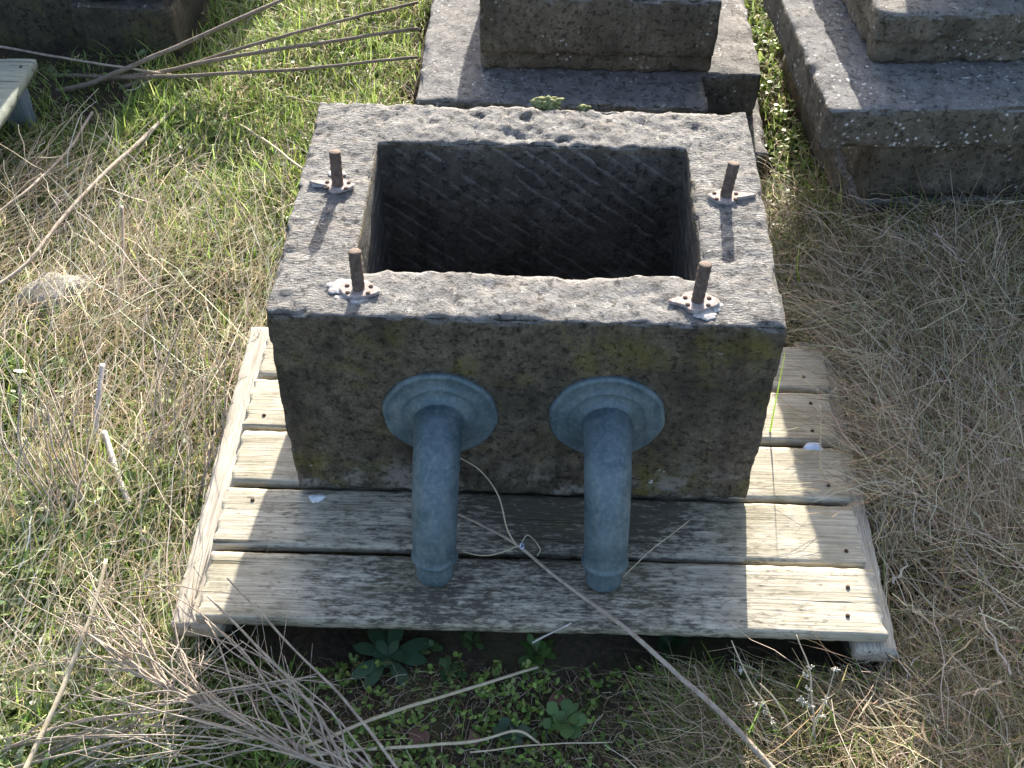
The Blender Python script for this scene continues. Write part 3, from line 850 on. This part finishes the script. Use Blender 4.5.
OV = (.08, .35, .7, .95, 1., .75, .05)
SPO = (.12, .14, .25, .7, 1., .9, .15)
rp_ = at(388, 658, GZ + .005)
ro = empty('rosette_plant', tuple(rp_)); tag(ro, 'dark green broad leaved rosette plant under the front edge of the pallet', 'plant')
for k in range(15):
    big_ = k > 5
    ls = leaf_set(1, (.075, .10) if big_ else (.035, .05), (.012, .016) if big_ else (.009, .012), (0, 0, 0), .006, (.06, .12, .06), (.10, .17, .09), OV, 7,
                  (.15, .45) if big_ else (.5, .9), .5, yaw0=k * 2.4)
    ribbons('leaf', [ls], M['leaf'], ro)


def weed(label, px, py, n, ln, wd, colA, colB, shape=SPO, tilt=(.3, 1.1), up=.01):
    z = GZ + .005; P0 = at(px, py, z)
    o_ = ribbons('seedling', [leaf_set(n, ln, wd, (0, 0, 0), up * rng.random(), colA, colB, shape, 7, tilt, .6)], M['leaf'])
    o_.location = P0
    return tag(o_, label, 'seedling', 'seedlings and low leafy weeds')


weed('round leaved green seedling under the middle of the front plank', 536, 654, 22, (.02, .055), (.006, .010), (.07, .14, .035), (.13, .22, .06))
weed('seedling with the largest rounded leaves, near the bottom centre', 562, 725, 14, (.03, .065), (.009, .014), (.08, .15, .045), (.13, .21, .07))
weed('dull green seedling at the bottom, left of the largest leaved one', 508, 735, 9, (.03, .05), (.010, .014), (.05, .095, .05), (.08, .12, .07))
weed('small seedling just right of the dark leaf rosette', 428, 650, 9, (.015, .035), (.005, .008), (.07, .13, .04), (.12, .19, .06))
weed('little seedling right of the rosette, tight under the plank edge', 472, 644, 10, (.015, .035), (.005, .008), (.07, .13, .04), (.12, .19, .06))
weed('leafy seedling between the rosette and the crossing pale stalk', 450, 676, 14, (.02, .045), (.007, .010), (.05, .10, .04), (.09, .15, .05))
weed('dark green seedling under the plank, left of the long twig', 668, 646, 14, (.025, .05), (.006, .010), (.03, .075, .03), (.06, .11, .05))
weed('pale broad leaved weed in the sunny grass at the lower left', 48, 590, 20, (.04, .08), (.008, .012), (.17, .24, .12), (.26, .32, .18), OV)
weed('pale broad leaved weed left of the dead branch', 85, 655, 20, (.04, .08), (.008, .012), (.16, .22, .12), (.24, .30, .18), OV)
weed('large jagged dull green leaves in the shade below the dark block', 118, 100, 12, (.08, .15), (.018, .026), (.06, .12, .06), (.10, .17, .09), OV, (.1, .5), .03)


weed('dark green leafy weed in the shade beside the pale board', 62, 120, 14, (.06, .11), (.010, .016), (.06, .12, .05), (.10, .17, .07), OV, (.2, .9), .02)
weed('dark green leafy weed in the shade right of the mossy block', 205, 62, 14, (.05, .10), (.008, .013), (.06, .12, .04), (.11, .19, .06), OV, (.3, 1.1), .02)


def dry_leaf(px, py, sz, label):
    P0 = at(px, py, GZ + .012)
    o_ = ribbons('dead_leaf', [leaf_set(1, (sz, sz * 1.1), (sz * .32, sz * .36), (0, 0, 0), .004, (.18, .10, .07), (.24, .15, .11), OV, 7, (.0, .4), .6, yaw0=px)], M['hay'])
    o_.location = P0; tag(o_, label, 'dead leaf', 'dead leaves on the soil below the pallet')


dry_leaf(408, 729, .055, 'curled brown dead leaf on the pale stalk at the bottom, below the rosette')
dry_leaf(690, 752, .06, 'reddish dead leaf at the bottom edge beside the long twig')
dry_leaf(547, 705, .04, 'dark dead leaf above the largest leaved seedling')
dry_leaf(470, 731, .03, 'small tan dead leaf at the kink of the bottom stalk')


# ------------------------------------------------------------------ ground cover (stuff)
RC = np.array(rp.location); CA, SA = math.cos(R(4.5)), math.sin(R(4.5))


def blocked(x, y, z, mg=0.):
    b_ = (np.abs(x) < .455 + mg) & (y > -.01 - mg) & (y < .675 + mg) & (z < .49)
    b_ |= (x > PL - .0 - mg) & (x < PR + mg) & (y > -.315 - mg) & (y < .465 + mg) & (z < .004)
    b_ |= (x > -.36 - mg) & (x < .675 + mg) & (y > 1.25 - mg) & (y < 2.1) & (z < .11)
    lx = (x - RC[0]) * CA + (y - RC[1]) * SA; ly = -(x - RC[0]) * SA + (y - RC[1]) * CA
    b_ |= (((lx > .145 - mg) & (ly > .06 - mg) & (z < PZ)) | ((lx > -.01) & (ly > -.01) & (z > PZ - .12) & (z < PZ))) & (lx < 1.15) & (ly < .96)
    b_ |= (x > -1.45 - mg) & (x < -1.10 + mg) & (y > 1.76) & (y < 2.4) & (z < .1)
    b_ |= (x > -2.3) & (x < -1.47) & (y > 1.71) & (y < 2.5)
    return b_


def proj(P):
    d = P - CP; w_ = d @ CF
    return 512 + FPX * (d @ CR) / w_, 384 - FPX * (d @ CU) / w_


def sample(n, x0, x1, y0, y1, dens=None, mg=.004):
    x = rng.uniform(x0, x1, n); y = rng.uniform(y0, y1, n); z = gh(x, y)
    ok = ~blocked(x, y, z, mg)
    if dens is not None: ok &= rng.random(n) < dens(x, y)
    return x[ok], y[ok], z[ok]


def pal_col(n, cols, wts, jit=.18):
    cols = np.array(cols); k = rng.choice(len(cols), n, p=np.array(wts) / sum(wts))
    return np.clip(cols[k] * (1 + rng.normal(0, jit, (n, 1))) * (1 + rng.normal(0, .06, (n, 3))), .005, .9)


def blades(x, y, z, length, width, lean, colr, k=5, bend=(.2, 1.1)):
    n = len(x); yaw = rng.uniform(0, 2 * math.pi, n); L = rng.uniform(*length, n) * rng.uniform(.6, 1, n)
    a0 = np.abs(rng.normal(0, lean, n)); bd_ = rng.uniform(*bend, n)
    t = np.linspace(0, 1, k); C = np.zeros((n, k, 3)); C[:, 0] = np.stack([x, y, z - .004], 1)
    for i_ in range(1, k):
        a_ = np.clip(a0 + bd_ * t[i_], 0, 2.2); st_ = L / (k - 1)
        C[:, i_] = C[:, i_ - 1] + np.stack([np.cos(yaw) * np.sin(a_) * st_, np.sin(yaw) * np.sin(a_) * st_, np.cos(a_) * st_], 1)
    C[..., 2] = np.maximum(C[..., 2], z[:, None] + .002)
    bad = blocked(C[..., 0], C[..., 1], C[..., 2]).any(1)
    tw = yaw + math.pi / 2 + rng.normal(0, .5, n)
    S = np.stack([np.cos(tw), np.sin(tw), np.zeros(n)], 1)
    prof = np.array([.7, 1, .9, .6, .06])[:k]
    Wd = rng.uniform(*width, n)[:, None] * prof[None]
    g_ = ~bad
    return strips(C[g_], Wd[g_], S[g_], colr[g_])


def hay(x, y, z, length, width, colr, k=7, rise=(.0, .05), yaw=None, ys=3., slope=.25, wob=.012):
    n = len(x); L = rng.uniform(*length, n) * rng.uniform(.5, 1, n)
    yw = rng.uniform(0, 2 * math.pi, n) if yaw is None else rng.normal(yaw, ys, n)
    t = np.linspace(0, 1, k)[None]; cv = rng.normal(0, .5, n)[:, None]
    ang = yw[:, None] + cv * (t - .5)
    st_ = L[:, None] / (k - 1)
    X = np.cumsum(np.cos(ang) * st_, 1) - np.cos(ang) * st_; Y = np.cumsum(np.sin(ang) * st_, 1) - np.sin(ang) * st_
    Z = rng.uniform(*rise, n)[:, None] + np.abs(rng.normal(0, slope, n))[:, None] * L[:, None] * t + rng.uniform(-.1, .35, n)[:, None] * L[:, None] * t * (1 - t)
    C = np.stack([x[:, None] + X, y[:, None] + Y, z[:, None] + Z], -1) + rng.normal(0, 1, (n, k, 3)) * wob * .25
    C[..., 2] = np.maximum(C[..., 2], gh(C[..., 0], C[..., 1]) + .003)
    bad = blocked(C[..., 0], C[..., 1], C[..., 2], .002).any(1)
    tw = yw + math.pi / 2
    S = np.stack([np.cos(tw), np.sin(tw), rng.normal(0, .6, n)], 1); S /= np.linalg.norm(S, axis=1)[:, None]
    Wd = rng.uniform(*width, n)[:, None] * np.linspace(1, .45, k)[None]
    g_ = ~bad
    return strips(C[g_], Wd[g_], S[g_], colr[g_])


GREEN = [(.18, .27, .05), (.25, .34, .08), (.32, .39, .13), (.11, .18, .035), (.42, .41, .20)]
STRAW = [(.50, .40, .23), (.62, .53, .36), (.40, .30, .18), (.66, .60, .46)]
GREY = [(.40, .31, .19), (.52, .42, .29), (.25, .19, .11), (.60, .52, .39), (.20, .20, .07)]

clump = lambda x, y, f=7., s_=0.: .5 + .5 * np.sin(x * f + s_ + 1.7 * np.sin(y * f * .8 + s_)) * np.cos(y * f * 1.13 + 1.3 * np.sin(x * f * .7))


def left_d(x, y):
    return np.where(x < -.42 - .0 * y, 1., 0.) * (.35 + .65 * clump(x, y))


parts = []
# left meadow and the far strip
x, y, z = sample(85000, -2.1, -.40, -.75, 2.3, lambda x, y: (.30 + .7 * clump(x, y)) * np.where((x < -1.0) & (y > 1.35), .3, 1.))
parts.append(blades(x, y, z, (.03, .10), (.0010, .0020), .5, pal_col(len(x), GREEN, [3, 4, 3, 2, 2])))
x, y, z = sample(15000, -1.2, -.30, .75, 2.3, lambda x, y: .4 + .6 * clump(x, y, 9))
parts.append(blades(x, y, z, (.04, .13), (.0014, .0026), .4, pal_col(len(x), GREEN, [3, 5, 3, 2, 1])))
# between the plinths
x, y, z = sample(9000, .45, 1.1, .68, 2.3)
parts.append(blades(x, y, z, (.02, .08), (.0012, .0024), .5, pal_col(len(x), GREEN, [4, 4, 3, 2, 2])))
# tufts right of the trough
x, y, z = sample(4000, .62, 1.5, .45, .95, lambda x, y: .25 + .75 * (clump(x, y, 9, 2.) > .5))
parts.append(blades(x, y, z, (.08, .20), (.0010, .0020), .4, pal_col(len(x), GREEN, [3, 3, 1, 4, 1])))
x, y, z = sample(7000, .5, 1.6, -.75, 1.1, lambda x, y: .12 + .88 * (clump(x, y, 6, 2.) > .72))
parts.append(blades(x, y, z, (.06, .20), (.0011, .0022), .35, pal_col(len(x), GREEN, [3, 3, 1, 4, 1])))
# bottom strip
x, y, z = sample(7000, -.7, 1.2, -.85, -.30, lambda x, y: .15 + .5 * (clump(x, y, 12, 1.) > .6))
parts.append(blades(x, y, z, (.015, .07), (.0008, .0016), .6, pal_col(len(x), GREEN, [4, 2, 1, 5, 1])))
x, y, z = sample(16000, -1.3, -.60, -.8, .15)
parts.append(blades(x, y, z, (.03, .11), (.0012, .0026), .6, pal_col(len(x), GREEN, [3, 4, 3, 1, 3])))
x, y, z = sample(14000, -1.6, -.50, -.8, 1.5, lambda x, y: (clump(x, y, 10, 1.2) > .45).astype(float))
parts.append(blades(x, y, z, (.03, .09), (.0016, .0034), .7, pal_col(len(x), GREEN, [2, 4, 4, 1, 3], .25)))
x, y, z = sample(5000, .25, 1.4, -.9, -.30)
parts.append(blades(x, y, z, (.05, .18), (.0009, .0018), .5, pal_col(len(x), GREEN, [4, 2, 1, 6, 1])))
# thinner grass beyond the picture
x, y, z = sample(24000, -4, 4, -3.2, 5, lambda x, y: ((np.abs(x) > 1.6) | (y < -.7) | (y > 2.2)).astype(float))
parts.append(blades(x, y, z, (.05, .16), (.002, .0045), .5, pal_col(len(x), GREEN, [3, 4, 3, 2, 2])))
tag(ribbons('grass', parts, M['grass']), 'fresh green grass growing round the pallet and the stones', 'grass', kind='stuff')

parts = []
x, y, z = sample(8000, -2.1, -.55, -.75, 2.2, lambda x, y: (.25 + .75 * clump(x, y, 5, 3.)) * np.where((x < -1.0) & (y > 1.35), .15, 1.))
parts.append(hay(x, y, z, (.03, .12), (.0007, .0018), pal_col(len(x), STRAW, [3, 3, 3, 2], .3), rise=(0, .04)))
x, y, z = sample(3500, -1.15, -.58, -.45, .9)
parts.append(hay(x, y, z, (.05, .16), (.0006, .0012), pal_col(len(x), STRAW, [3, 3, 2, 2]), rise=(0, .05), yaw=1.3, ys=.7, slope=.5))
x, y, z = sample(2600, -2.0, -1.0, .4, 1.15)
parts.append(hay(x, y, z, (.10, .35), (.0007, .0014), pal_col(len(x), STRAW + GREY[:2], [2, 2, 2, 1, 2, 2]), rise=(0, .05), yaw=.95, ys=.5, slope=.15))
x, y, z = sample(5000, -1.0, -.3, .75, 2.2)
parts.append(hay(x, y, z, (.04, .14), (.0007, .0014), pal_col(len(x), STRAW, [3, 3, 2, 2]), rise=(0, .03)))
x, y, z = sample(2500, .45, 1.05, .68, 2.3)
parts.append(hay(x, y, z, (.03, .10), (.0008, .0016), pal_col(len(x), STRAW, [3, 2, 3, 1]), rise=(0, .03)))
x, y, z = sample(2600, -1.5, -.58, -.6, 1.1, lambda x, y: .2 + .8 * clump(x, y, 6, 2.2))
parts.append(hay(x, y, z, (.14, .36), (.0007, .0013), pal_col(len(x), [(.62, .53, .38), (.70, .64, .52), (.5, .42, .32)], [3, 2, 2]), rise=(0, .06), yaw=1.7, ys=.6, slope=.35))
tag(ribbons('straw', parts, M['hay']), 'sunlit tan straw matted through the grass on the left', 'straw', kind='stuff')

parts = []
x, y, z = sample(46000, .60, 2.0, -.80, 1.15, lambda x, y: .35 + .65 * clump(x, y, 8, 1.4), mg=.0)
parts.append(hay(x, y, z, (.08, .34), (.0005, .0013), pal_col(len(x), GREY, [3, 3, 3, 2, 2], .3), rise=(0, .08), slope=.18))
x, y, z = sample(7000, .70, 1.15, -.1, .75)
parts.append(hay(x, y, z, (.08, .26), (.0005, .0011), pal_col(len(x), GREY, [3, 4, 2, 3, 1]), rise=(.02, .10), yaw=1.9, ys=.9, slope=.35))
x, y, z = sample(9000, .30, 1.3, -.85, -.32)
parts.append(hay(x, y, z, (.06, .24), (.0005, .0011), pal_col(len(x), GREY, [3, 2, 4, 1, 3]), rise=(0, .06), yaw=2.6, ys=.8, slope=.25))
x, y, z = sample(1600, -.75, .5, -.85, -.30)
parts.append(hay(x, y, z, (.03, .14), (.0005, .0010), pal_col(len(x), GREY, [3, 3, 3, 2, 1]), rise=(0, .02), slope=.1))
x, y, z = sample(3500, .60, 1.6, -.85, .95, lambda x, y: clump(x, y, 7, .7))
parts.append(hay(x, y, z, (.05, .20), (.0014, .0032), pal_col(len(x), GREY, [3, 3, 3, 3, 1], .3), rise=(0, .10), slope=.22))
x, y, z = sample(900, .68, .85, .0, .6)
parts.append(hay(x, y, z, (.10, .26), (.0005, .0011), pal_col(len(x), GREY, [3, 4, 2, 3, 1]), rise=(.10, .15), yaw=2.9, ys=.6, slope=.2))
x, y, z = sample(3500, -.7, .6, -.85, -.28)
parts.append(hay(x, y, z, (.01, .06), (.0006, .0014), pal_col(len(x), [(.2, .13, .07), (.3, .22, .13), (.12, .08, .05), (.4, .34, .24)], [3, 3, 2, 1]), rise=(0, .012), slope=.08))
tag(ribbons('dry_grass', parts, M['hay']), 'long grey brown dry grass in the shade on the right', 'dry grass', kind='stuff')

# clover and tiny leaves as ground cover
parts = []


def clover(x, y, z, ln, wd, cols, wts):
    n = len(x); C0 = np.stack([x, y, z], 1); h_ = rng.uniform(.004, .03, n); out = []
    for q in range(3):
        yaw = rng.uniform(0, 6.28, n) + q * 2.1; L = rng.uniform(*ln, n); k = 5; t = np.linspace(0, 1, k)[None]
        hd = np.stack([np.cos(yaw), np.sin(yaw)], 1); sl_ = rng.normal(.2, .4, n)[:, None]
        C = np.stack([x[:, None] + hd[:, :1] * L[:, None] * t, y[:, None] + hd[:, 1:] * L[:, None] * t, z[:, None] + h_[:, None] + sl_ * L[:, None] * t], -1)
        Wd = np.array([.15, .7, 1., .9, .3])[None] * rng.uniform(*wd, n)[:, None]
        S = np.stack([-hd[:, 1], hd[:, 0], rng.normal(0, .3, n)], 1); S /= np.linalg.norm(S, axis=1)[:, None]
        bad = blocked(C[..., 0], C[..., 1], C[..., 2]).any(1)
        out.append(strips(C[~bad], Wd[~bad], S[~bad], pal_col(n, cols, wts)[~bad]))
    return out


x, y, z = sample(4200, -.7, .6, -.85, -.30, lambda x, y: .25 + .75 * (clump(x, y, 14, .4) > .5))
parts += clover(x, y, z, (.004, .012), (.002, .0055), GREEN, [3, 3, 1, 4, 0])
x, y, z = sample(3500, -1.3, -.62, -.8, .1)
parts += clover(x, y, z, (.012, .04), (.003, .007), [(.17, .25, .08), (.24, .32, .13), (.30, .35, .2)], [2, 3, 2])
x, y, z = sample(5000, -2., -.5, -.75, 2.2, lambda x, y: .1 + .9 * (clump(x, y, 6, 5.) > .6))
parts += clover(x, y, z, (.010, .03), (.004, .008), [(.14, .2, .06), (.2, .27, .10), (.25, .31, .15)], [2, 3, 2])
x, y, z = sample(1800, .5, 1.0, .68, 2.2)
parts += clover(x, y, z, (.010, .025), (.004, .008), GREEN, [4, 4, 3, 2, 1])
tag(ribbons('clover', parts, M['leaf']), 'clover and tiny leaves covering the soil between the grass', 'clover', kind='stuff')
# single bright blades catching the sun by the trough's right side
for lab, pts in (('bright green blade of grass beside the right rim of the trough', [(800, 285, -.02), (797, 265, .05), (801, 242, .12)]),
                 ('bright green blade arching along the trough front at its right lower corner', [(770, 432, .0), (776, 400, .06), (785, 352, .16)])):
    P = catmull([at(*q) for q in pts], 4); n_ = len(P)
    V, Q, cc = strips(P[None] - P[0], np.linspace(.0022, .0004, n_)[None], np.array([[1., .1, 0]]), np.array([[.2, .34, .03]]))
    ob = mesh('grass_blade', V, Q, M['grass'], vcol=cc); ob.location = P[0]
    tag(ob, lab, 'grass blade')
